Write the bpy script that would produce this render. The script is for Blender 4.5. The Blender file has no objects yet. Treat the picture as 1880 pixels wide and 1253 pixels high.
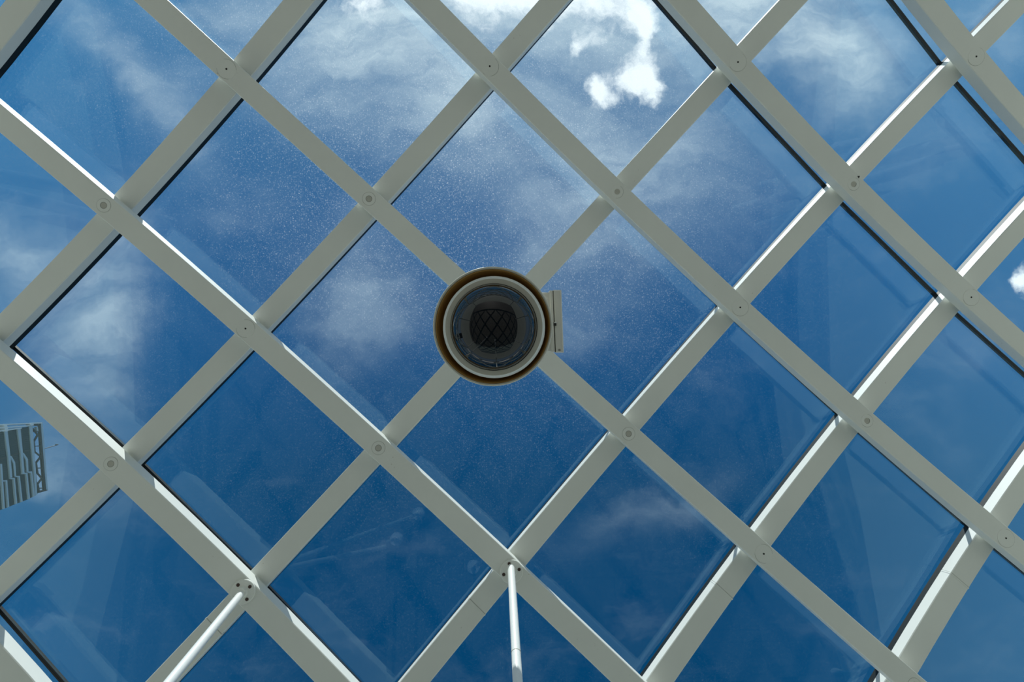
import bpy, bmesh, math, random
from math import sin, cos, pi, radians, sqrt, exp
from mathutils import Vector, Matrix

random.seed(7)
SCN = bpy.context.scene
COL = SCN.collection

# ------------------------------------------------------------------ camera
EYE = 1.6                    # lens height above the floor
FOC = 850.0                  # focal length in pixels of the 1880 x 1253 frame
CX, CY = 940.0, 626.5
cam_data = bpy.data.cameras.new('camera')
cam = bpy.data.objects.new('camera', cam_data)
COL.objects.link(cam)
cam.location = (0, 0, EYE)
cam.rotation_euler = (pi, 0, 0)          # looking straight up, picture top towards -Y
cam_data.sensor_fit = 'HORIZONTAL'
cam_data.sensor_width = 36.0
cam_data.lens = 36.0 * FOC / 1880.0
cam_data.clip_start = 0.05
cam_data.clip_end = 2000
SCN.camera = cam

SCN.view_settings.view_transform = 'Standard'
SCN.view_settings.look = 'None'
SCN.view_settings.gamma = 1.0
SCN.view_settings.exposure = 0.0
SCN.view_settings.use_curve_mapping = False
try:
    SCN.cycles.transparent_max_bounces = 24
    SCN.cycles.max_bounces = 10
    SCN.cycles.diffuse_bounces = 5
    SCN.cycles.glossy_bounces = 5
    SCN.cycles.caustics_reflective = False
    SCN.cycles.caustics_refractive = False
    SCN.cycles.sample_clamp_indirect = 6.0
except Exception:
    pass


def lin(r, g, b):
    def f(c):
        c /= 255.0
        return c / 12.92 if c <= .04045 else ((c + .055) / 1.055) ** 2.4
    return (f(r), f(g), f(b), 1.0)


# ------------------------------------------------------------------ sun
SUN_DIR = Vector((-0.11, -0.785, 0.618)).normalized()     # towards the sun
sd = bpy.data.lights.new('sun', 'SUN')
sd.energy = 4.45
sd.angle = radians(0.53)
sd.color = (1.0, 0.97, 0.92)
sun = bpy.data.objects.new('sun', sd)
COL.objects.link(sun)
sun.rotation_euler = SUN_DIR.to_track_quat('Z', 'Y').to_euler()
sun.location = SUN_DIR * 60


# ------------------------------------------------------------------ node helper
class NT:
    def __init__(self, nt):
        self.nt = nt
        for n in list(nt.nodes):
            nt.nodes.remove(n)

    def node(self, t, **kw):
        n = self.nt.nodes.new(t)
        for k, v in kw.items():
            setattr(n, k, v)
        return n

    def put(self, sock, v):
        if v is None:
            return
        if hasattr(v, 'is_output') or isinstance(v, bpy.types.NodeSocket):
            self.nt.links.new(v, sock)
        else:
            sock.default_value = v

    def math(self, op, a, b=None, c=None, clamp=False):
        n = self.node('ShaderNodeMath', operation=op, use_clamp=clamp)
        self.put(n.inputs[0], a)
        self.put(n.inputs[1], b)
        self.put(n.inputs[2], c)
        return n.outputs[0]

    def vmath(self, op, a, b=None, out=0, scale=None):
        n = self.node('ShaderNodeVectorMath', operation=op)
        self.put(n.inputs[0], a)
        self.put(n.inputs[1], b)
        if scale is not None:
            self.put(n.inputs['Scale'], scale)
        return n.outputs[out]

    def noise(self, vec, scale, detail=6, rough=.55, dist=0.0, out=0, dim='3D'):
        n = self.node('ShaderNodeTexNoise', noise_dimensions=dim)
        self.put(n.inputs['Vector'], vec)
        n.inputs['Scale'].default_value = scale
        n.inputs['Detail'].default_value = detail
        n.inputs['Roughness'].default_value = rough
        n.inputs['Distortion'].default_value = dist
        return n.outputs[out]

    def remap(self, v, a, b, c=0.0, d=1.0, smooth=True):
        n = self.node('ShaderNodeMapRange', interpolation_type='SMOOTHSTEP' if smooth else 'LINEAR')
        self.put(n.inputs[0], v)
        for i, x in enumerate((a, b, c, d)):
            self.put(n.inputs[i + 1], x)
        return n.outputs[0]

    def mix(self, f, a, b):
        n = self.node('ShaderNodeMix', data_type='RGBA')
        self.put(n.inputs[0], f)
        self.put(n.inputs[6], a)
        self.put(n.inputs[7], b)
        return n.outputs[2]


# ------------------------------------------------------------------ sky (a cloud layer mapped by direction from the zenith)
def px(x, y):
    return ((x - CX) / FOC, (y - CY) / FOC)


def build_world():
    w = bpy.data.worlds.new('sky')
    SCN.world = w
    w.use_nodes = True
    T = NT(w.node_tree)
    tc = T.node('ShaderNodeTexCoord')
    d = T.vmath('NORMALIZE', tc.outputs['Generated'])
    sep = T.node('ShaderNodeSeparateXYZ')
    T.put(sep.inputs[0], d)
    z = T.math('MAXIMUM', sep.outputs[2], 0.08)
    X = T.math('DIVIDE', sep.outputs[0], z)
    Y = T.math('DIVIDE', sep.outputs[1], z)
    comb = T.node('ShaderNodeCombineXYZ')
    T.put(comb.inputs[0], X)
    T.put(comb.inputs[1], Y)
    P0 = comb.outputs[0]
    # wind-torn distortion of the cloud layer
    dn = T.noise(P0, 3.2, 5, .6, out=1)
    dn = T.vmath('SUBTRACT', dn, (0.5, 0.5, 0.5))
    P = T.vmath('ADD', P0, T.vmath('SCALE', dn, scale=0.30))
    dn2 = T.noise(P0, 11.0, 6, .6, out=1)
    dn2 = T.vmath('SUBTRACT', dn2, (0.5, 0.5, 0.5))
    PC = T.vmath('ADD', P0, T.vmath('SCALE', dn2, scale=0.085))

    def blobs(vec, lst):
        tot = None
        for (bx, by, rx, ry, ang, amp) in lst:
            c = px(bx, by)
            m = T.node('ShaderNodeMapping', vector_type='TEXTURE')
            m.inputs['Location'].default_value = (c[0], c[1], 0)
            m.inputs['Rotation'].default_value = (0, 0, radians(ang))
            m.inputs['Scale'].default_value = (rx / FOC, ry / FOC, 1)
            T.put(m.inputs[0], vec)
            l = T.vmath('DOT_PRODUCT', m.outputs[0], m.outputs[0], out=1)
            e = T.math('EXPONENT', T.math('MULTIPLY', l, -1.0))
            tot = T.math('MULTIPLY_ADD', e, amp, tot if tot is not None else 0.0)
        return tot

    HAZE = [
        (690, 60, 190, 120, 20, .72), (800, 150, 110, 60, 30, .35), (950, 20, 230, 70, 0, .60), (1120, 60, 190, 150, 0, .42),
        (1460, 20, 180, 110, 10, .80), (1560, 130, 120, 60, 20, .34), (1330, 60, 60, 90, 0, .25), (890, 280, 170, 90, 10, .34),
        (1230, 330, 150, 110, -10, .46), (1080, 250, 110, 50, 20, .25), (1060, 10, 100, 50, 0, .40), (640, 60, 90, 60, 0, .30), (1080, 400, 130, 90, 0, .16),
        (245, 130, 170, 42, 48, .34), (330, 190, 60, 120, 0, .16), (100, 20, 90, 60, 0, .06),
        (200, 600, 80, 180, 8, .42), (130, 520, 110, 40, -30, .25), (60, 460, 120, 60, 10, .32),
        (650, 540, 110, 110, 0, .30), (560, 200, 150, 60, 30, .16), (1060, 470, 110, 80, 0, .22),
        (430, 380, 90, 40, -20, .12), (1180, 940, 150, 36, -25, .11), (1700, 270, 200, 60, 0, .07),
        (1790, 640, 120, 60, 0, .08), (60, 880, 130, 50, 10, .20), (1010, 600, 120, 50, 0, .10),
        (1840, 40, 100, 120, 0, .20), (440, 30, 120, 60, 0, .26), (80, 690, 60, 90, 0, .16), (1590, 170, 90, 60, 0, .25),
    ]
    CUM = [
        (905, -8, 60, 40, 0, 1.0), (985, -6, 60, 32, 0, .9), (850, -10, 40, 30, 0, .7), (660, 2, 60, 30, 10, .75), (690, 45, 26, 26, 0, .35),
        (1110, -4, 90, 36, 0, .95), (1160, 45, 46, 34, -20, .70), (1185, 95, 22, 60, -12, .85), (1062, 82, 20, 30, 10, .85),
        (1105, 78, 20, 16, 30, .5), (1165, 150, 34, 36, -20, .95), (1105, 185, 34, 24, -10, .95), (1205, 165, 22, 34, 0, .5), (1095, 155, 22, 20, 0, .6),
        (1880, 515, 17, 26, 0, 1.1), (1010, 42, 40, 16, -40, .5), (885, 55, 20, 18, 0, .35),
        (1000, -330, 560, 150, 0, .9),
    ]
    H = blobs(P, HAZE)
    C = blobs(PC, CUM)
    # streaky texture in the thin cloud
    st = T.node('ShaderNodeMapping')
    st.inputs['Rotation'].default_value = (0, 0, radians(-38))
    st.inputs['Scale'].default_value = (1.0, 2.6, 1)
    T.put(st.inputs[0], P)
    n1 = T.noise(st.outputs[0], 3.0, 8, .62)
    n2 = T.noise(PC, 15.0, 10, .64)
    hz = T.math('MULTIPLY', H, T.remap(n1, .30, .72, .45, 1.35))
    hz = T.math('ADD', hz, T.remap(n1, .50, .80, 0.0, .06))
    hz = T.math('MINIMUM', hz, 1.0)
    gate = T.remap(C, .02, .35, 0, 1)
    cm = T.math('ADD', C, T.math('MULTIPLY', T.math('MULTIPLY', T.math('SUBTRACT', n2, 0.5), 2.1), gate))
    cum = T.remap(cm, .22, 1.10, 0, .97)
    # clear blue, paler towards the sun's side
    base = T.node('ShaderNodeValToRGB')
    T.put(base.inputs[0], T.remap(Y, -0.80, 0.80, 0, 1, smooth=False))
    cr = base.color_ramp
    cr.elements[0].position = 0.0
    cr.elements[0].color = lin(62, 124, 172)
    cr.elements[1].position = 1.0
    cr.elements[1].color = lin(0, 66, 108)
    for pos, c in ((.16, (48, 110, 160)), (.34, (26, 92, 146)), (.52, (8, 80, 132)), (.70, (0, 70, 114)), (.86, (0, 68, 112))):
        e = cr.elements.new(pos)
        e.color = lin(*c)
    # a little lighter out to both sides
    ax = T.math('ABSOLUTE', X)
    side = T.remap(ax, .35, 1.25, 0, .28)
    col = T.mix(side, base.outputs[0], lin(62, 138, 194))
    hor = T.remap(sep.outputs[2], .05, .45, 1, 0)
    col = T.mix(T.math('MULTIPLY', hor, .8), col, lin(170, 200, 225))
    col = T.mix(hz, col, lin(210, 226, 236))
    col = T.mix(cum, col, (1.15, 1.18, 1.2, 1))
    # below the horizon: the dull ground of a city
    gr = T.remap(sep.outputs[2], -.02, .02, 0, 1)
    col = T.mix(gr, (.12, .12, .11, 1), col)
    bg = T.node('ShaderNodeBackground')
    T.put(bg.inputs[0], col)
    bg.inputs[1].default_value = 1.0
    out = T.node('ShaderNodeOutputWorld')
    T.nt.links.new(bg.outputs[0], out.inputs[0])


build_world()


# ------------------------------------------------------------------ materials
def material(name):
    m = bpy.data.materials.new(name)
    m.use_nodes = True
    return m, NT(m.node_tree)


def pbr(name, color, rough=.5, metal=0.0, spec=.5, vary=0.0, vscale=8.0, bump=0.0, bscale=60.0, coat=0.0, dirt=None):
    m, T = material(name)
    b = T.node('ShaderNodeBsdfPrincipled')
    tc = T.node('ShaderNodeTexCoord')
    c = (*color, 1.0)
    if vary:
        n = T.noise(tc.outputs['Object'], vscale, 6, .6)
        lo = tuple(x * (1 - vary) for x in color) + (1.0,)
        hi = tuple(min(1, x * (1 + vary)) for x in color) + (1.0,)
        col = T.mix(T.remap(n, .3, .7), lo, hi)
    else:
        col = c
    if dirt:
        n = T.noise(tc.outputs['Object'], 46.0, 3, .5)
        n2 = T.noise(tc.outputs['Object'], 2.2, 3, .5)
        f = T.math('MULTIPLY', T.remap(n, .71, .78, 0, .5), T.remap(n2, .5, .62))
        col = T.mix(f, col, (*dirt, 1.0))
    T.put(b.inputs['Base Color'], col)
    b.inputs['Roughness'].default_value = rough
    b.inputs['Metallic'].default_value = metal
    b.inputs['Specular IOR Level'].default_value = spec
    b.inputs['Coat Weight'].default_value = coat
    if bump:
        n = T.noise(tc.outputs['Object'], bscale, 4, .6)
        bp = T.node('ShaderNodeBump')
        bp.inputs['Strength'].default_value = bump
        bp.inputs['Distance'].default_value = .002
        T.put(bp.inputs['Height'], n)
        T.put(b.inputs['Normal'], bp.outputs[0])
    o = T.node('ShaderNodeOutputMaterial')
    T.nt.links.new(b.outputs[0], o.inputs[0])
    return m


M = {}
M['paint'] = pbr('white_beam_paint', (.80, .81, .76), .45, vary=.025, vscale=1.5, bump=.05, bscale=120, dirt=(.30, .24, .15))
M['cap'] = pbr('bolt_plug_grey', (.50, .49, .43), .6, vary=.05)
M['groove'] = pbr('dark_groove', (.16, .17, .15), .8)
M['softline'] = pbr('painted_joint', (.46, .47, .43), .7)
M['hole'] = pbr('dark_hole', (.02, .02, .018), .9)
M['screw'] = pbr('dark_screw', (.07, .045, .035), .55, metal=.3)
M['black'] = pbr('black_rubber', (.008, .010, .011), .55, spec=.3)
M['packer'] = pbr('dark_glazing_packer', (.012, .016, .016), .5, spec=.3)
M['tube'] = pbr('white_tube_paint', (.86, .87, .85), .32, coat=.2)
M['shade'] = pbr('cream_plastic', (.74, .72, .62), .45, vary=.02)
M['ring'] = pbr('pale_grey_plastic', (.80, .83, .82), .4)
M['tan'] = pbr('tan_lining', (.62, .36, .11), .5, vary=.06)
M['box'] = pbr('cream_metal_box', (.76, .73, .66), .45, vary=.02)
M['steel'] = pbr('steel', (.35, .34, .30), .35, metal=.9)
M['ground'] = pbr('pale_paving', (.53, .565, .47), .8, vary=.08, vscale=.3)
M['tower_dark'] = pbr('tower_dark_glass', (.012, .022, .030), .35, vary=.15, vscale=.1)
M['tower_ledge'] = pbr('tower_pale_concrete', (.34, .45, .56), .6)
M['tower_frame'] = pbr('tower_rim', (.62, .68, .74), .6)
M['tower_truss'] = pbr('tower_truss_steel', (.05, .045, .045), .6)
M['mast'] = pbr('mast_steel', (.06, .07, .08), .6)


def louver_material():
    m, T = material('tower_louvres')
    tc = T.node('ShaderNodeTexCoord')
    w = T.node('ShaderNodeTexWave', wave_type='BANDS', bands_direction='Y')
    T.put(w.inputs[0], tc.outputs['Object'])
    w.inputs['Scale'].default_value = .55
    w.inputs['Distortion'].default_value = .4
    b = T.node('ShaderNodeBsdfPrincipled')
    T.put(b.inputs['Base Color'], T.mix(w.outputs['Fac'], (.010, .020, .024, 1), (.030, .046, .050, 1)))
    b.inputs['Roughness'].default_value = .45
    o = T.node('ShaderNodeOutputMaterial')
    T.nt.links.new(b.outputs[0], o.inputs[0])
    return m


M['louver'] = louver_material()


def floor_material():
    m, T = material('stone_floor')
    tc = T.node('ShaderNodeTexCoord')
    br = T.node('ShaderNodeTexBrick')
    T.put(br.inputs['Vector'], tc.outputs['Object'])
    br.inputs['Scale'].default_value = 1.0
    br.inputs['Brick Width'].default_value = 1.2
    br.inputs['Row Height'].default_value = .6
    br.inputs['Mortar Size'].default_value = .006
    br.inputs['Color1'].default_value = (.150, .145, .125, 1)
    br.inputs['Color2'].default_value = (.165, .160, .138, 1)
    br.inputs['Mortar'].default_value = (.06, .06, .05, 1)
    b = T.node('ShaderNodeBsdfPrincipled')
    T.put(b.inputs['Base Color'], br.outputs[0])
    b.inputs['Roughness'].default_value = .6
    o = T.node('ShaderNodeOutputMaterial')
    T.nt.links.new(b.outputs[0], o.inputs[0])
    return m


M['floor'] = floor_material()


def glass_material():
    """thin architectural glass: Schlick reflection over clear transmission, with specks of dust"""
    m, T = material('roof_glass')
    g = T.node('ShaderNodeNewGeometry')
    dt = T.vmath('DOT_PRODUCT', g.outputs['Incoming'], g.outputs['Normal'], out=1)
    c = T.math('ABSOLUTE', dt)
    one = T.math('SUBTRACT', 1.0, c, clamp=True)
    p5 = T.math('POWER', one, 5.0)
    F = T.math('MULTIPLY_ADD', p5, .95, .041)
    tr = T.node('ShaderNodeBsdfTransparent')
    tr.inputs[0].default_value = (.935, .985, .998, 1)
    gl = T.node('ShaderNodeBsdfGlossy')
    gl.inputs['Color'].default_value = (.66, .92, 1.0, 1)
    gl.inputs['Roughness'].default_value = 0.0
    mx = T.node('ShaderNodeMixShader')
    T.put(mx.inputs[0], F)
    T.nt.links.new(tr.outputs[0], mx.inputs[1])
    T.nt.links.new(gl.outputs[0], mx.inputs[2])
    # dust: fine pale specks, thickest on the panes up towards the ridge
    pos = g.outputs['Position']
    big = T.noise(pos, 1.1, 3, .5)

    def specks(scale, r, amp):
        v = T.node('ShaderNodeTexVoronoi', feature='F1')
        T.put(v.inputs['Vector'], pos)
        v.inputs['Scale'].default_value = scale
        v.inputs['Randomness'].default_value = 1.0
        sc_ = T.node('ShaderNodeSeparateColor')
        T.put(sc_.inputs[0], v.outputs['Color'])
        keep = T.remap(sc_.outputs[0], .45, 1.0, 0, 1, smooth=False)
        return T.math('MULTIPLY', T.math('MULTIPLY', T.remap(v.outputs['Distance'], r * .5, r, 1, 0), keep), amp)
    sp = T.math('ADD', specks(62.0, .36, .27), specks(120.0, .42, .24))
    sp = T.math('ADD', sp, specks(38.0, .16, .24))
    off = T.vmath('SUBTRACT', pos, (-.25, -1.35, 5.0))
    sc = T.vmath('MULTIPLY', off, (.50, .62, 0))
    r2 = T.vmath('DOT_PRODUCT', sc, sc, out=1)
    area = T.math('EXPONENT', T.math('MULTIPLY', r2, -1.0))
    film = T.math('MULTIPLY_ADD', area, .016, .0006)
    amt = T.math('MULTIPLY', sp, T.math('MULTIPLY', T.math('MULTIPLY_ADD', area, 1.0, .10), T.remap(big, .3, .65, .35, 1.1)))
    amt = T.math('ADD', amt, film)
    tl = T.node('ShaderNodeBsdfTranslucent')
    tl.inputs[0].default_value = (.9, .9, .88, 1)
    mx2 = T.node('ShaderNodeMixShader')
    T.put(mx2.inputs[0], amt)
    T.nt.links.new(mx.outputs[0], mx2.inputs[1])
    T.nt.links.new(tl.outputs[0], mx2.inputs[2])
    o = T.node('ShaderNodeOutputMaterial')
    T.nt.links.new(mx2.outputs[0], o.inputs[0])
    return m


M['glass'] = glass_material()


def dome_material():
    m, T = material('smoked_dome')
    b = T.node('ShaderNodeBsdfPrincipled')
    b.inputs['Base Color'].default_value = (.004, .005, .006, 1)
    b.inputs['Roughness'].default_value = .015
    b.inputs['IOR'].default_value = 1.45
    b.inputs['Coat Weight'].default_value = .12
    b.inputs['Coat Roughness'].default_value = .01
    o = T.node('ShaderNodeOutputMaterial')
    T.nt.links.new(b.outputs[0], o.inputs[0])
    return m


M['dome'] = dome_material()


# ------------------------------------------------------------------ object helpers
def link(name, bm, mat, parent=None, smooth=False, origin=None):
    me = bpy.data.meshes.new(name)
    bmesh.ops.recalc_face_normals(bm, faces=bm.faces[:])
    if origin is not None:
        bmesh.ops.translate(bm, verts=bm.verts[:], vec=-Vector(origin))
    bm.to_mesh(me)
    bm.free()
    me.materials.append(mat)
    if smooth:
        for p in me.polygons:
            p.use_smooth = True
    o = bpy.data.objects.new(name, me)
    COL.objects.link(o)
    if origin is not None:
        o.location = origin
    if parent is not None:
        o.parent = parent
        o.matrix_parent_inverse = Matrix.Translation(-Vector(parent.location)) if parent.location.length else Matrix()
    return o


def tag(o, label, cat, group=None, kind='thing'):
    o['label'] = label
    o['category'] = cat
    o['kind'] = kind
    if group:
        o['group'] = group
    return o


def empty(name, loc):
    o = bpy.data.objects.new(name, None)
    COL.objects.link(o)
    o.location = loc
    o.empty_display_size = .1
    return o


def struct(name, bm, mat):
    o = link(name, bm, mat)
    o['kind'] = 'structure'
    return o


def box(bm, lo, hi, mat=None):
    vs = [bm.verts.new(((lo, hi)[i & 1][0], (lo, hi)[(i >> 1) & 1][1], (lo, hi)[(i >> 2) & 1][2])) for i in range(8)]
    fs = [bm.faces.new([vs[i] for i in f]) for f in ((0, 2, 3, 1), (4, 5, 7, 6), (0, 1, 5, 4), (2, 6, 7, 3), (0, 4, 6, 2), (1, 3, 7, 5))]
    return vs, fs


def loft(bm, rings, closed=True, caps=True):
    R = [[bm.verts.new(p) for p in r] for r in rings]
    n = len(R[0])
    for a, b in zip(R, R[1:]):
        for i in range(n if closed else n - 1):
            j = (i + 1) % n
            bm.faces.new((a[i], a[j], b[j], b[i]))
    if caps:
        bm.faces.new(R[0][::-1])
        bm.faces.new(R[-1])
    return R


def lathe(profile, center, axis=Vector((0, 0, 1)), seg=96, closed=False):
    """profile: list of (radius, height along axis)"""
    bm = bmesh.new()
    q = axis.to_track_quat('Z', 'Y')
    rows = []
    for r, h in profile:
        if r < 1e-6:
            rows.append([bm.verts.new(Vector(center) + q @ Vector((0, 0, h)))])
        else:
            rows.append([bm.verts.new(Vector(center) + q @ Vector((r * cos(2 * pi * i / seg), r * sin(2 * pi * i / seg), h))) for i in range(seg)])
    if closed:
        rows.append(rows[0])
    for a, b in zip(rows, rows[1:]):
        for i in range(seg):
            j = (i + 1) % seg
            if len(a) == 1 and len(b) == 1:
                continue
            if len(a) == 1:
                bm.faces.new((a[0], b[j], b[i]))
            elif len(b) == 1:
                bm.faces.new((a[i], a[j], b[0]))
            else:
                bm.faces.new((a[i], a[j], b[j], b[i]))
    return bm


def tube(p0, p1, r, seg=32, extra=()):
    p0, p1 = Vector(p0), Vector(p1)
    ax = p1 - p0
    L = ax.length
    prof = [(0, 0), (r, 0)] + list(extra) + [(r, L), (0, L)]
    return lathe(prof, p0, ax.normalized(), seg)


# ------------------------------------------------------------------ the barrel vault
# fitted to the photograph: a cylinder of radius 13.5 units, a square diagrid of 1.5 units, turned 45 degrees
VP = [-0.10472, -0.20135, 4.01191, -0.01881, -0.05321, -0.04569, 13.52434,
      1.07156, 1.06535, -1.05646, 1.05595, 0.17999, 0.18504, 0.13355, 0.103, 0.00496]
S = 0.85                                   # metres per unit
HW_A, HW_B = VP[11] / 2, VP[12] / 2        # half widths of lower and upper beams
REC, TOP_A = VP[13], VP[14] * .96                # where upper beams start, where lower beams end
TOP_B = REC * 1.67
GL = REC * 2.05                            # underside of the glass


def rot3(w):
    th = sqrt(sum(x * x for x in w))
    return Matrix.Rotation(th, 3, Vector(w) / th)


ROT = rot3(VP[3:6])


def V(a, b):
    u = VP[7] * a + VP[8] * b
    q = VP[9] * a + VP[10] * b
    R = VP[6]
    return Vector(VP[0:3]) + ROT @ Vector((u, R * sin(q / R), -R * (1 - cos(q / R)) - .5 * VP[15] * u * u))


def uq(a, b):
    return VP[7] * a + VP[8] * b, VP[9] * a + VP[10] * b


def frame(a, b, e=.01):
    tA = (V(a, b + e) - V(a, b - e)).normalized()
    tB = (V(a + e, b) - V(a - e, b)).normalized()
    n = tA.cross(tB).normalized()
    if n.z < 0:
        n = -n
    return tA, tB, n


def W(p):                                   # vault units -> world metres
    return Vector((p.x * S, p.y * S, p.z * S + EYE))


def surf(a, b, h=0.0):
    return W(V(a, b) + frame(a, b)[2] * h)


def pix(p):                                 # where a world point shows in the photograph
    z = p.z - EYE
    return (p.x / z * FOC + CX, p.y / z * FOC + CY)


U_LIM, Q_LO, Q_HI = 6.45, -8.4, 4.6


def inside(a, b):
    u, q = uq(a, b)
    return abs(u) <= U_LIM and Q_LO <= q <= Q_HI


def span(fam, k):
    """range of the running index over which the line stays in the room"""
    lo = hi = None
    t = -16.0
    while t <= 16.0:
        ok = inside(k, t) if fam == 'A' else inside(t, k)
        if ok:
            lo = t if lo is None else lo
            hi = t
        t += .125
    return lo, hi


def prism(pts, hw, h0, h1, ch):
    """pts: (pos, tangent, normal) in vault units; chamfered box section"""
    prof = [(-hw + ch, h0), (hw - ch, h0), (hw, h0 + ch), (hw, h1), (-hw, h1), (-hw, h0 + ch)]
    bm = bmesh.new()
    rings = []
    for p, t, n in pts:
        s = n.cross(t).normalized()
        rings.append([W(p + s * x + n * h) for x, h in prof])
    loft(bm, rings)
    return bm


def line_pts(fam, k, t0, t1, step=.25):
    out = []
    m = max(1, int(round((t1 - t0) / step)))
    for i in range(m + 1):
        t = t0 + (t1 - t0) * i / m
        a, b = (k, t) if fam == 'A' else (t, k)
        tA, tB, n = frame(a, b)
        out.append((V(a, b), tA if fam == 'A' else tB, n))
    return out


def in_frame(p, m=40):
    if p.z - EYE < .5:
        return False
    x, y = pix(p)
    return -m < x < 1880 + m and -m < y < 1253 + m


def disc(a, b, r, h0, h1, seg=40, hole=0.0):
    """flat round plate on the underside of a lower beam (h negative = below)"""
    c = surf(a, b, 0)
    n = frame(a, b)[2]
    if hole:
        return lathe([(hole * S, h0 * S), (r * S, h0 * S), (r * S, h1 * S), (hole * S, h1 * S)], c, n, seg, closed=True)
    return lathe([(0, h0 * S), (r * S, h0 * S), (r * S, h1 * S), (0, h1 * S)], c, n, seg)


A_LABEL = {
    -3: 'white lower roof beam clipping the bottom left corner, broad sunlit edge showing',
    -2: 'white lower roof beam holding the top of the slanting white strut, sunlit along one edge',
    -1: 'white lower roof beam holding the top of the bottom-centre strut',
    0: 'white lower roof beam passing behind the dome camera from upper left to lower right',
    1: 'white lower roof beam falling rightwards, next one above the dome camera',
    2: 'white lower roof beam falling rightwards, second one above the dome camera, greenish shaded side',
    3: 'white lower roof beam crossing the top right corner of the picture',
}
B_LABEL = {
    -3: 'white upper roof beam filling the top left corner with thick black glazing strip',
    -2: 'white upper roof beam rising rightwards, second one left of the dome camera',
    -1: 'white upper roof beam rising rightwards, next one left of the dome camera',
    0: 'white upper roof beam passing behind the dome camera from lower left to upper right',
    1: 'white upper roof beam rising rightwards, next one right of the dome camera',
    2: 'white upper roof beam rising rightwards, second one right of the dome camera, sunlit side',
    3: 'white upper roof beam nearest the bottom right corner, widest sunlit side and dark packer',
}
OUT_A = 'white lower roof beam beyond the edges of the photographed bay'
OUT_B = 'white upper roof beam beyond the edges of the photographed bay'

ROD_NODES = {(-2, 0), (-1, 1)}


def beam_thing(fam, k):
    t0, t1 = span(fam, k)
    if t0 is None or t1 - t0 < .8:
        return
    lab = (A_LABEL if fam == 'A' else B_LABEL).get(k)
    group = 'lower diagrid beams' if fam == 'A' else 'upper diagrid beams'
    if lab is None:
        lab = OUT_A if fam == 'A' else OUT_B
        group += ' outside the picture'
    pts = line_pts(fam, k, t0, t1)
    mid = W(pts[len(pts) // 2][0])
    name = 'lower_roof_beam' if fam == 'A' else 'upper_roof_beam'
    if fam == 'A':
        bm = prism(pts, HW_A, 0, TOP_A, .005)
    else:
        bm = prism(pts, HW_B, REC, TOP_B, .005)
    root = link(name, bm, M['paint'], origin=mid)
    tag(root, lab, 'roof beam', group)
    if fam == 'B':
        bm = prism(pts, HW_B - .0005, TOP_B, GL - .001, .0003)
        pk = link('glazing_packer', bm, M['packer'], root)
        pk['label'] = 'black glazing packer between beam and glass'
        # splice: a hairline sleeve where two lengths of beam meet
        ts = {0: -2.27, 1: -1.28, 2: -.30, 3: .66}.get(k)
        if ts is not None:
            bm = prism(line_pts('B', k, ts - .004, ts + .004, .004), HW_B + .0025, REC - .0025, TOP_B - .002, .004)
            link('splice_joint', bm, M['paint'], root)
            bm = prism(line_pts('B', k, ts + .004, ts + .0075, .004), HW_B + .0006, REC - .0006, TOP_B - .002, .004)
            link('splice_gap', bm, M['softline'], root)
    else:
        for b in range(-12, 13):
            if not inside(k, b) or not (t0 + .1 < b < t1 - .1):
                continue
            # hidden pin between the crossing beams
            if in_frame(surf(k, b), 160):
                link('node_pin', disc(k, b, .045, TOP_A, REC), M['paint'], root)
            if not in_frame(surf(k, b), 60) or (k, b) in ROD_NODES or (k, b) == (0, 0):
                continue
            if (k + b) % 2 == 0:
                cp = link('cover_plate', disc(k, b, .0745, -.0022, .002), M['paint'], root)
                link('cover_rim', disc(k, b, .0775, -.0006, .002, hole=.0747), M['softline'], cp)
                link('cover_hole', disc(k, b, .0075, -.0032, .001), M['hole'], cp)
            else:
                cp = link('bolt_boss', disc(k, b, .054, -.0022, .002, hole=.027), M['paint'], root)
                link('boss_rim', disc(k, b, .0570, -.0006, .002, hole=.0542), M['softline'], cp)
                pl = link('bolt_plug', disc(k, b, .0235, -.0012, .002), M['cap'], cp)
                link('plug_rim', disc(k, b, .0268, -.0004, .002, hole=.0238), M['groove'], cp)
    if fam == 'A' and k == 2:
        # small dark tag stuck at the edge beside the second crossing
        tA, tB, n = frame(2, 1)
        c = W(V(2, 1) + tB * (HW_A - .012) - tA * .012)
        link('dark_tag', lathe([(0, -.004), (.010, -.003), (.012, .002), (0, .002)], c, n, 3), M['hole'], root)
    return root


for k in range(-5, 8):
    beam_thing('A', k)
for k in range(-7, 6):
    beam_thing('B', k)

# ------------------------------------------------------------------ glass panes
EDGE = .014          # black edge seal of each pane
TH = .026            # thickness of the glazing unit


def pane_quad(a, b, inset, h):
    """corners of the pane between nodes a..a+1, b..b+1, pulled in by inset units"""
    e = inset / 1.5
    cs = [(a + e, b + e), (a + e, b + 1 - e), (a + 1 - e, b + 1 - e), (a + 1 - e, b + e)]
    return [V(x, y) + frame(x, y)[2] * h for x, y in cs]


def pane_mesh(a, b):
    lo = [W(p) for p in pane_quad(a, b, EDGE, GL + .001)]
    hi = [W(p) for p in pane_quad(a, b, EDGE, GL + TH)]
    bm = bmesh.new()
    L = [bm.verts.new(p) for p in lo]
    H = [bm.verts.new(p) for p in hi]
    bm.faces.new(L[::-1])
    bm.faces.new(H)
    for i in range(4):
        j = (i + 1) % 4
        bm.faces.new((L[i], L[j], H[j], H[i]))
    return bm


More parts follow.
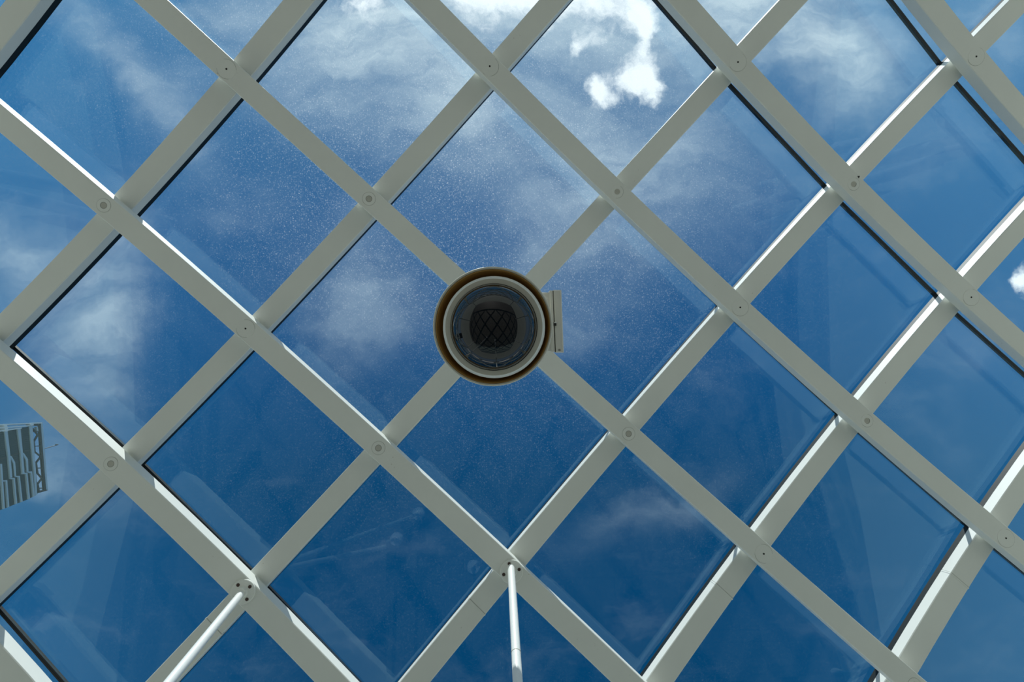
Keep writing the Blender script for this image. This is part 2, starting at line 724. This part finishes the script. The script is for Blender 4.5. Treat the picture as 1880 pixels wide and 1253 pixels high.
def seal_mesh(a, b):
    bm = bmesh.new()
    rings = []
    for inset, h in ((.0008, GL), (EDGE, GL), (EDGE, GL + TH), (.0008, GL + TH)):
        rings.append([W(p) for p in pane_quad(a, b, inset, h)])
    R = [[bm.verts.new(p) for p in r] for r in rings]
    for i in range(4):
        A_, B_ = R[i], R[(i + 1) % 4]
        for k in range(4):
            j = (k + 1) % 4
            bm.faces.new((A_[k], A_[j], B_[j], B_[k]))
    return bm


def poly_in_frame(pts):
    """does the projected quad overlap the picture"""
    def clip(P, f):
        out = []
        for i in range(len(P)):
            a, b = P[i], P[(i + 1) % len(P)]
            fa, fb = f(a), f(b)
            if fa >= 0:
                out.append(a)
            if fa * fb < 0:
                t = fa / (fa - fb)
                out.append((a[0] + (b[0] - a[0]) * t, a[1] + (b[1] - a[1]) * t))
        return out
    P = pts
    for f in (lambda p: p[0], lambda p: 1880 - p[0], lambda p: p[1], lambda p: 1253 - p[1]):
        P = clip(P, f)
        if not P:
            return 0.0, (0, 0)
    ar = 0
    for i in range(len(P)):
        x0, y0 = P[i]
        x1, y1 = P[(i + 1) % len(P)]
        ar += x0 * y1 - x1 * y0
    cx = sum(p[0] for p in P) / len(P)
    cy = sum(p[1] for p in P) / len(P)
    return abs(ar) / 2, (cx, cy)


ROW_NAME = {
    -4: 'in the bottom left corner row',
    -3: 'in the slanting row below the left strut beam',
    -2: 'in the slanting row above the left strut top',
    -1: 'in the slanting row just below the dome camera',
    0: 'in the slanting row just above the dome camera',
    1: 'in the second slanting row above the dome camera',
    2: 'in the third slanting row above the dome camera',
    3: 'in the top right corner row',
}
ORD = ['first', 'second', 'third', 'fourth', 'fifth', 'sixth', 'seventh']
SPECIAL = {
    (-3, -2): 'square glass roof pane with the dark louvred tower seen through it',
    (1, -1): 'square glass roof pane with the torn white cloud straight behind it',
    (-2, -2): 'square glass roof pane with a pale upright haze streak, above the tower',
}


def build_panes():
    cells = []
    for a in range(-7, 9):
        for b in range(-9, 8):
            if not (inside(a, b) and inside(a + 1, b) and inside(a, b + 1) and inside(a + 1, b + 1)):
                continue
            q = [W(p) for p in pane_quad(a, b, EDGE + .05, GL)]
            if min(p.z - EYE for p in q) < .8:
                continue
            qq = [pix(p) for p in q]
            ar, c = poly_in_frame(qq)
            cx = sum(p[0] for p in qq) / 4
            cy = sum(p[1] for p in qq) / 4
            if ar < 60 and not (-420 < cx < 2300 and -420 < cy < 1650):
                continue
            cells.append((a, b, ar, c))
    rows = {}
    for a, b, ar, c in cells:
        if ar >= 60:
            rows.setdefault(a, []).append((b, c))
    for a in rows:
        rows[a].sort()
    for a, b, ar, c in cells:
        bm = pane_mesh(a, b)
        cen = sum((v.co for v in bm.verts), Vector()) / len(bm.verts)
        g = link('glass_pane', bm, M['glass'], origin=cen)
        sl = link('edge_seal', seal_mesh(a, b), M['black'], g)
        sl['label'] = 'black edge seal'
        if ar >= 60:
            if (a, b) in SPECIAL:
                lab = SPECIAL[(a, b)]
            else:
                n = [i for i, (bb, _) in enumerate(rows[a]) if bb == b][0]
                if len(rows[a]) == 1:
                    lab = 'glass roof pane ' + ROW_NAME.get(a, 'at the edge')
                else:
                    lab = '%s glass roof pane from the left %s' % (ORD[n], ROW_NAME.get(a, 'at the edge'))
            tag(g, lab, 'glass pane', 'square glass panes of the vault')
        else:
            tag(g, 'glass roof pane beyond the edges of the photographed bay', 'glass pane', 'glass panes outside the picture')


build_panes()


# ------------------------------------------------------------------ struts
def strut(a, b, pA, pB, zB, dia, label, ring_at=None):
    """pA: pixel where the tube leaves its flange, pB/zB: pixel and height of a lower point"""
    c = surf(a, b, 0)
    n = frame(a, b)[2]
    zt = (c.z - EYE) - .03
    P0 = Vector(((pA[0] - CX) / FOC * zt, (pA[1] - CY) / FOC * zt, zt + EYE))
    P1 = Vector(((pB[0] - CX) / FOC * zB, (pB[1] - CY) / FOC * zB, zB + EYE))
    d = (P1 - P0).normalized()
    foot = P0 + d * ((P0.z - .02) / -d.z)
    root = empty('roof_strut', (foot.x, foot.y, 0))
    tag(root, label, 'strut', 'slender white struts under the vault')
    link('tube', tube(P0 - d * .03, foot, dia / 2, 40), M['tube'], root, smooth=False)
    # smooth the tube sides only
    t = root.children[-1] if root.children else None
    fl = link('flange', lathe([(0, -.034), (.030, -.034), (.036, -.016), (.0760, -.013), (.079, -.010), (.079, .0), (0, .0)], c, n, 64), M['paint'], root)
    tA, tB, _ = frame(a, b)
    for k in range(4):
        ang = radians(SCREW_ANG.get((a, b), 0) + 90 * k)
        p = c + (tA * cos(ang) + n.cross(tA) * sin(ang)) * .056 - n * .0145
        s = link('screw', lathe([(0, -.0035), (.009, -.0035), (.0115, -.001), (.0115, .004), (0, .004)], p, n, 20), M['screw'], fl)
    link('base_plate', lathe([(0, .0), (.11, .0), (.11, .014), (.05, .018), (.04, .05), (0, .05)], Vector((foot.x, foot.y, 0)), Vector((0, 0, 1)), 40), M['tube'], root)
    if ring_at:
        q = P0 + (P1 - P0) * ring_at
        link('joint_ring', lathe([(dia / 2 * .98, -.002), (dia / 2 + .0012, -.002), (dia / 2 + .0012, .002), (dia / 2 * .98, .002)], q, d, 40, closed=True), M['cap'], root)
    return root


SCREW_ANG = {(-2, 0): 12, (-1, 1): 32}
st1 = strut(-2, 0, (442, 1092), (311, 1253), 2.30, .0490, 'slanting white tube strut on a round flange, the left of the two struts')
st2 = strut(-1, 1, (938.5, 1046), (950.5, 1253), 2.30, .0505, 'near-upright white tube strut with a joint ring, at the bottom centre', ring_at=.80)

# ------------------------------------------------------------------ dome security camera
ZR = 2.05                                   # rim of the sunshade above the lens
DC = Vector(((904.5 - CX) / FOC * ZR, (599.5 - CY) / FOC * ZR, ZR + EYE))


def k2m(pxl, z):
    return pxl * z / FOC


cam_root = empty('security_camera', (DC.x, DC.y, DC.z))
tag(cam_root, 'large round dome security camera with a cream rim hanging under the roof', 'security camera')
r_o, r_i = k2m(110, ZR), k2m(105.5, ZR)
UP = Vector((0, 0, 1))
link('sunshade', lathe([(r_i + .002, .002), (r_i + .005, 0), (r_o - .003, 0), (r_o, .004), (r_o, .02), (r_o - .006, .13), (r_o - .05, .20), (.10, .245), (.05, .25),
                        (.05, .235), (.10, .23), (r_o - .055, .185), (r_o - .014, .13), (r_i, .012)], DC, UP, 128, closed=True), M['shade'], cam_root, smooth=True)
link('shade_lining', lathe([(r_i - .0005, .006), (r_i - .003, .03), (r_i - .012, .125), (r_i - .03, .150), (.12, .155), (.12, .158), (r_i - .028, .153), (r_i - .010, .127), (r_i - .001, .03)], DC, UP, 128, closed=True), M['tan'], cam_root, smooth=True)
zh = -.012                                  # housing face sits just proud of the rim
HC = Vector(((906.8 - CX) / FOC * (ZR + zh), (600.8 - CY) / FOC * (ZR + zh), DC.z))
hr = k2m(94.5, ZR + zh)
rf = k2m(89.5, ZR + zh)
rg = k2m(80.2, ZR + zh)
rd = k2m(78.8, ZR + zh)
link('housing_ring', lathe([(rf, zh + .0005), (hr - .001, zh + .013), (hr, zh + .016), (hr, zh + .10), (hr - .02, zh + .145), (rg, zh + .145), (rg, zh + .010), (rf - .004, zh + .004)], HC, UP, 128, closed=True), M['ring'], cam_root, smooth=False)
link('ring_face', lathe([(rg, zh + .001), (rf - .001, zh - .0005), (rf, zh + .0006), (rf - .004, zh + .004), (rg, zh + .008)], HC, UP, 128, closed=True), M['shade'], cam_root)
link('dome_groove', lathe([(rd, zh + .003), (rg - .0002, zh + .003), (rg - .0002, zh + .012), (rd, zh + .012)], HC, UP, 128, closed=True), M['hole'], cam_root)
prof = [(rd * sin(t * pi / 2 / 48), zh + .001 - rd * .90 * cos(t * pi / 2 / 48)) for t in range(49)]
link('smoked_dome', lathe(prof + [(rd, zh + .02)], HC, UP, 160), M['dome'], cam_root, smooth=True)
# hanging pipe and plate up to the crossing of the beams
top = W(V(0, 0)).z
link('hanging_pipe', tube((DC.x, DC.y, DC.z + .24), (DC.x, DC.y, top + .015), .028), M['shade'], cam_root, smooth=False)
link('ceiling_plate', lathe([(0, 0), (.095, 0), (.095, .012), (0, .012)], Vector((DC.x, DC.y, top - .010)), frame(0, 0)[2], 48), M['shade'], cam_root)


# junction box on the right
def kbox(x0, x1, y0, y1, z0, z1, ch=.003, skew=0.0):
    """box given by its picture outline at height z0 above the lens"""
    bm = bmesh.new()
    def q(x, y, z):
        return Vector(((x - CX) / FOC * z0, (y - CY) / FOC * z0, z + EYE))
    c = ch * FOC / z0
    rings = []
    for z, g in ((z0, c), (z0 + ch, 0), (z1, 0)):
        rings.append([q(x0 + g, y0 + g, z), q(x1 - g, y0 + g, z), q(x1 + skew - g, y1 - g, z), q(x0 + skew + g, y1 - g, z)])
    loft(bm, rings)
    return bm


zb = 2.28
jb = link('junction_box', kbox(985, 1015.2, 537, 646, zb, zb + .13, .004, 3.5), M['box'], cam_root)
link('hinge_strip', kbox(1009, 1014.8, 533.5, 647, zb - .006, zb + .12, .003, 3.9), M['box'], jb)
link('door_gap', kbox(1014.5, 1017, 534, 646.5, zb + .004, zb + .12, .001, 4.0), M['hole'], jb)
dr = link('box_door', kbox(1016.2, 1030.8, 532.5, 648, zb - .006, zb + .13, .004, 4.4), M['box'], jb)
link('latch', kbox(1017.5, 1021.5, 593, 598.5, zb - .016, zb - .004, .002), M['hole'], dr)
link('latch_tip', kbox(1017.6, 1021.6, 591.8, 593.4, zb - .018, zb - .004, .001), M['tube'], dr)
sx, sy = (1026.8 - CX) / FOC * zb, (643.3 - CY) / FOC * zb
link('box_screw', lathe([(0, -.003), (.004, -.003), (.0065, 0), (.0065, .004), (0, .004)], Vector((sx, sy, zb - .006 + EYE)), UP, 24), M['steel'], dr)
ps = .5
link('side_arm', kbox(960, 992, 560, 625, zb + .03, zb + .10, .003), M['box'], jb)


# ------------------------------------------------------------------ high-rise seen through the left of the vault
def tower():
    H = 144.0
    P1 = Vector(((73 - CX) / FOC * H, (777 - CY) / FOC * H, H + EYE))
    P2 = Vector(((85.5 - CX) / FOC * H, (901 - CY) / FOC * H, H + EYE))
    u = (P2 - P1).normalized()
    nrm = u.cross(Vector((0, 0, 1))).normalized()
    if nrm.x < 0:
        nrm = -nrm
    def fp(cx, cy):
        """crop coordinates of the facade drawing -> point of the facade plane as (along, down)"""
        x, y = cx / 5.69, 740 + cy / 5.69
        d = Vector(((x - CX) / FOC, (y - CY) / FOC, 1.0))
        o = Vector((0, 0, EYE))
        t = (P1 - o).dot(nrm) / d.dot(nrm)
        p = o + d * t
        return (p - P1).dot(u), (P1.z - p.z)
    def at(s, dn, out):
        return P1 + u * s + nrm * out - Vector((0, 0, dn))
    def slab(poly, o0, o1):
        bm = bmesh.new()
        loft(bm, [[at(s, dn, o0) for s, dn in poly], [at(s, dn, o1) for s, dn in poly]])
        return bm
    base = at(10, P1.z, -8)
    base.z = 0
    root = empty('tower_block', base)
    tag(root, 'grey high-rise tower with louvred bands and open crown, seen through the glass at left', 'building')
    # body: outline of the facade, run down to the ground
    top = [(60, 213), (415, 210), (432, 300), (485, 915)]
    low = [(400, 940), (370, 970), (340, 985), (290, 1010), (215, 1040), (160, 1060), (75, 1095), (20, 1115)]
    left_top = fp(300, 232)
    body = [fp(295, 250), fp(310, 255)] + [fp(330, 260), fp(398, 930)] + [fp(*p) for p in low]
    s_l, s_r = body[0][0], fp(20, 1115)[0]
    body = body + [(s_r + .5, P1.z - .01), (fp(0, 300)[0] - .2, P1.z - .01)]
    w = link('facade_wall', slab(body, -14, 0), M['tower_dark'], root)
    # louvred panels
    for quad in (((205, 268), (290, 250), (325, 715), (245, 700)), ((72, 292), (160, 278), (192, 760), (125, 780)),
                 ((-60, 320), (30, 308), (70, 790), (10, 800))):
        link('louvre_panel', slab([fp(*p) for p in quad], 0, .25), M['louver'], root)
    for seg in (((215, 520), (310, 488)), ((100, 552), (190, 522)), ((-20, 590), (60, 566))):
        (x0, y0), (x1, y1) = seg
        link('louvre_joint', slab([fp(x0, y0), fp(x1, y1), fp(x1, y1 + 9), fp(x0, y0 + 9)], .2, .35), M['tower_truss'], root)
    # projecting ledges, with their kinked lower bays
    led = [
        [(290, 240), (322, 238), (358, 700), (372, 965), (352, 965), (338, 720)],
        [(165, 270), (198, 268), (222, 520), (240, 735), (218, 740), (200, 520)],
        [(30, 300), (62, 296), (92, 560), (112, 780), (90, 785), (68, 560)],
        [(215, 520), (235, 530), (275, 590), (282, 725), (266, 725), (255, 600)],
        [(88, 558), (105, 560), (142, 625), (152, 770), (138, 772), (126, 640)],
        [(275, 720), (318, 718), (348, 975), (334, 985), (308, 735), (278, 735)],
        [(215, 735), (270, 732), (297, 1000), (282, 1008), (256, 745), (217, 748)],
        [(145, 765), (190, 765), (220, 1035), (206, 1040), (178, 778), (147, 778)],
        [(90, 785), (138, 787), (163, 1055), (148, 1060), (125, 800), (92, 798)],
        [(5, 812), (58, 810), (80, 1090), (66, 1095), (44, 824), (8, 824)],
        [(-14, 640), (4, 640), (34, 1108), (20, 1112), (0, 830)],
    ]
    for poly in led:
        link('concrete_ledge', slab([fp(*p) for p in poly], 0, .5), M['tower_ledge'], root)
    # corner frame along the top side of the picture
    link('corner_frame', slab([fp(-60, 228), fp(415, 206), fp(416, 218), fp(-60, 240)], -2, .8), M['tower_frame'], root)
    link('corner_frame', slab([fp(-60, 262), fp(280, 238), fp(280, 247), fp(-60, 274)], -2, .8), M['tower_frame'], root)
    link('corner_frame', slab([fp(-60, 296), fp(200, 262), fp(200, 272), fp(-60, 310)], -2, .8), M['tower_frame'], root)
    link('corner_post', slab([fp(8, 226), fp(40, 224), fp(55, 300), fp(25, 304)], -.5, .9), M['tower_frame'], root)
    link('corner_post', slab([fp(280, 215), fp(318, 213), fp(324, 240), fp(292, 242)], -.5, .9), M['tower_frame'], root)
    # open crown with its zig-zag truss
    link('crown_rim', slab([fp(414, 212), fp(436, 212), fp(492, 912), fp(470, 914)], -.4, .3), M['tower_ledge'], root)
    link('crown_chord', slab([fp(398, 216), fp(416, 216), fp(474, 912), fp(452, 918)], -.3, .3), M['tower_truss'], root)
    link('crown_chord', slab([fp(318, 216), fp(414, 214), fp(414, 240), fp(320, 244)], -.3, .3), M['tower_truss'], root)
    zig = [(332, 262), (392, 335), (350, 405), (358, 510), (424, 562), (372, 630), (388, 735), (436, 790), (390, 850), (402, 925)]
    for (x0, y0), (x1, y1) in zip(zig, zig[1:]):
        link('crown_brace', slab([fp(x0 - 7, y0), fp(x0 + 9, y0), fp(x1 + 9, y1), fp(x1 - 7, y1)], -.2, .2), M['tower_truss'], root)
    for (x0, y0, x1) in ((350, 450, 420), (385, 680, 440), (395, 890, 470), (330, 300, 410)):
        link('crown_tie', slab([fp(x0, y0), fp(x1, y0 - 4), fp(x1, y0 + 6), fp(x0, y0 + 8)], -.2, .2), M['tower_truss'], root)
    link('crown_floor', slab([fp(398, 925), fp(482, 905), fp(488, 918), fp(402, 942)], -10, .3), M['tower_truss'], root)
    link('crown_post', slab([fp(376, 250), fp(390, 250), fp(396, 300), fp(384, 300)], -.6, .2), M['tower_ledge'], root)
    # mast standing up from the crown
    s0, d0 = fp(468, 482)
    s1, d1 = fp(622, 436)
    link('mast', tube(at(s0, d0, -.5), at(s1, d1, -.5), .13, 10), M['mast'], root)
    link('mast_tip', tube(at(s1 - .2, d1 + .8, -.5), at(s1, d1, -.5), .17, 10), M['mast'], root)


tower()

# ------------------------------------------------------------------ the room below
x0, x1 = -U_LIM * S - .15, U_LIM * S + .15
yA = surf(-Q_LO / 2.112, Q_LO / 2.112, 0).y - .2
yB = surf(-Q_HI / 2.112, Q_HI / 2.112, 0).y + .2
bm = bmesh.new()
box(bm, (x0 - .6, yA - .6, -.2), (x1 + .6, yB + .6, 0))
struct('floor', bm, M['floor'])
bm = bmesh.new()
box(bm, (-420, -420, -.5), (420, 420, -.03))
struct('ground', bm, M['ground'])


def edge_trim(name, pts_ab):
    """heavy white beam closing the open edge of the vault"""
    pts = []
    for i, (a, b) in enumerate(pts_ab):
        p = V(a, b)
        q = V(*pts_ab[min(i + 1, len(pts_ab) - 1)])
        r = V(*pts_ab[max(i - 1, 0)])
        pts.append((p, (q - r).normalized(), frame(a, b)[2]))
    struct(name, prism(pts, .11, -.02, GL + .05, .01), M['paint'])


def ab(u, q):
    return ((u / 1.0685 - q / 1.0562) / 2, (u / 1.0685 + q / 1.0562) / 2)


UE, QA, QB = U_LIM + .12, Q_LO - .12, Q_HI + .12
edge_trim('trim_1', [ab(-UE, QA + (QB - QA) * i / 30) for i in range(31)])
edge_trim('trim_2', [ab(UE, QA + (QB - QA) * i / 30) for i in range(31)])
edge_trim('trim_3', [ab(-UE + .12 + (2 * UE - .24) * i / 20, QA) for i in range(21)])
edge_trim('trim_4', [ab(-UE + .12 + (2 * UE - .24) * i / 20, QB) for i in range(21)])
for i, (u, q) in enumerate(((-UE, QA), (UE, QA), (-UE, QB), (UE, QB), (-UE, (QA + QB) / 2), (UE, (QA + QB) / 2))):
    p = surf(*ab(u, q), 0)
    bm = tube((p.x, p.y, 0), (p.x, p.y, p.z + .03), .09, 32)
    c = link('column', bm, M['paint'])
    c['kind'] = 'structure'
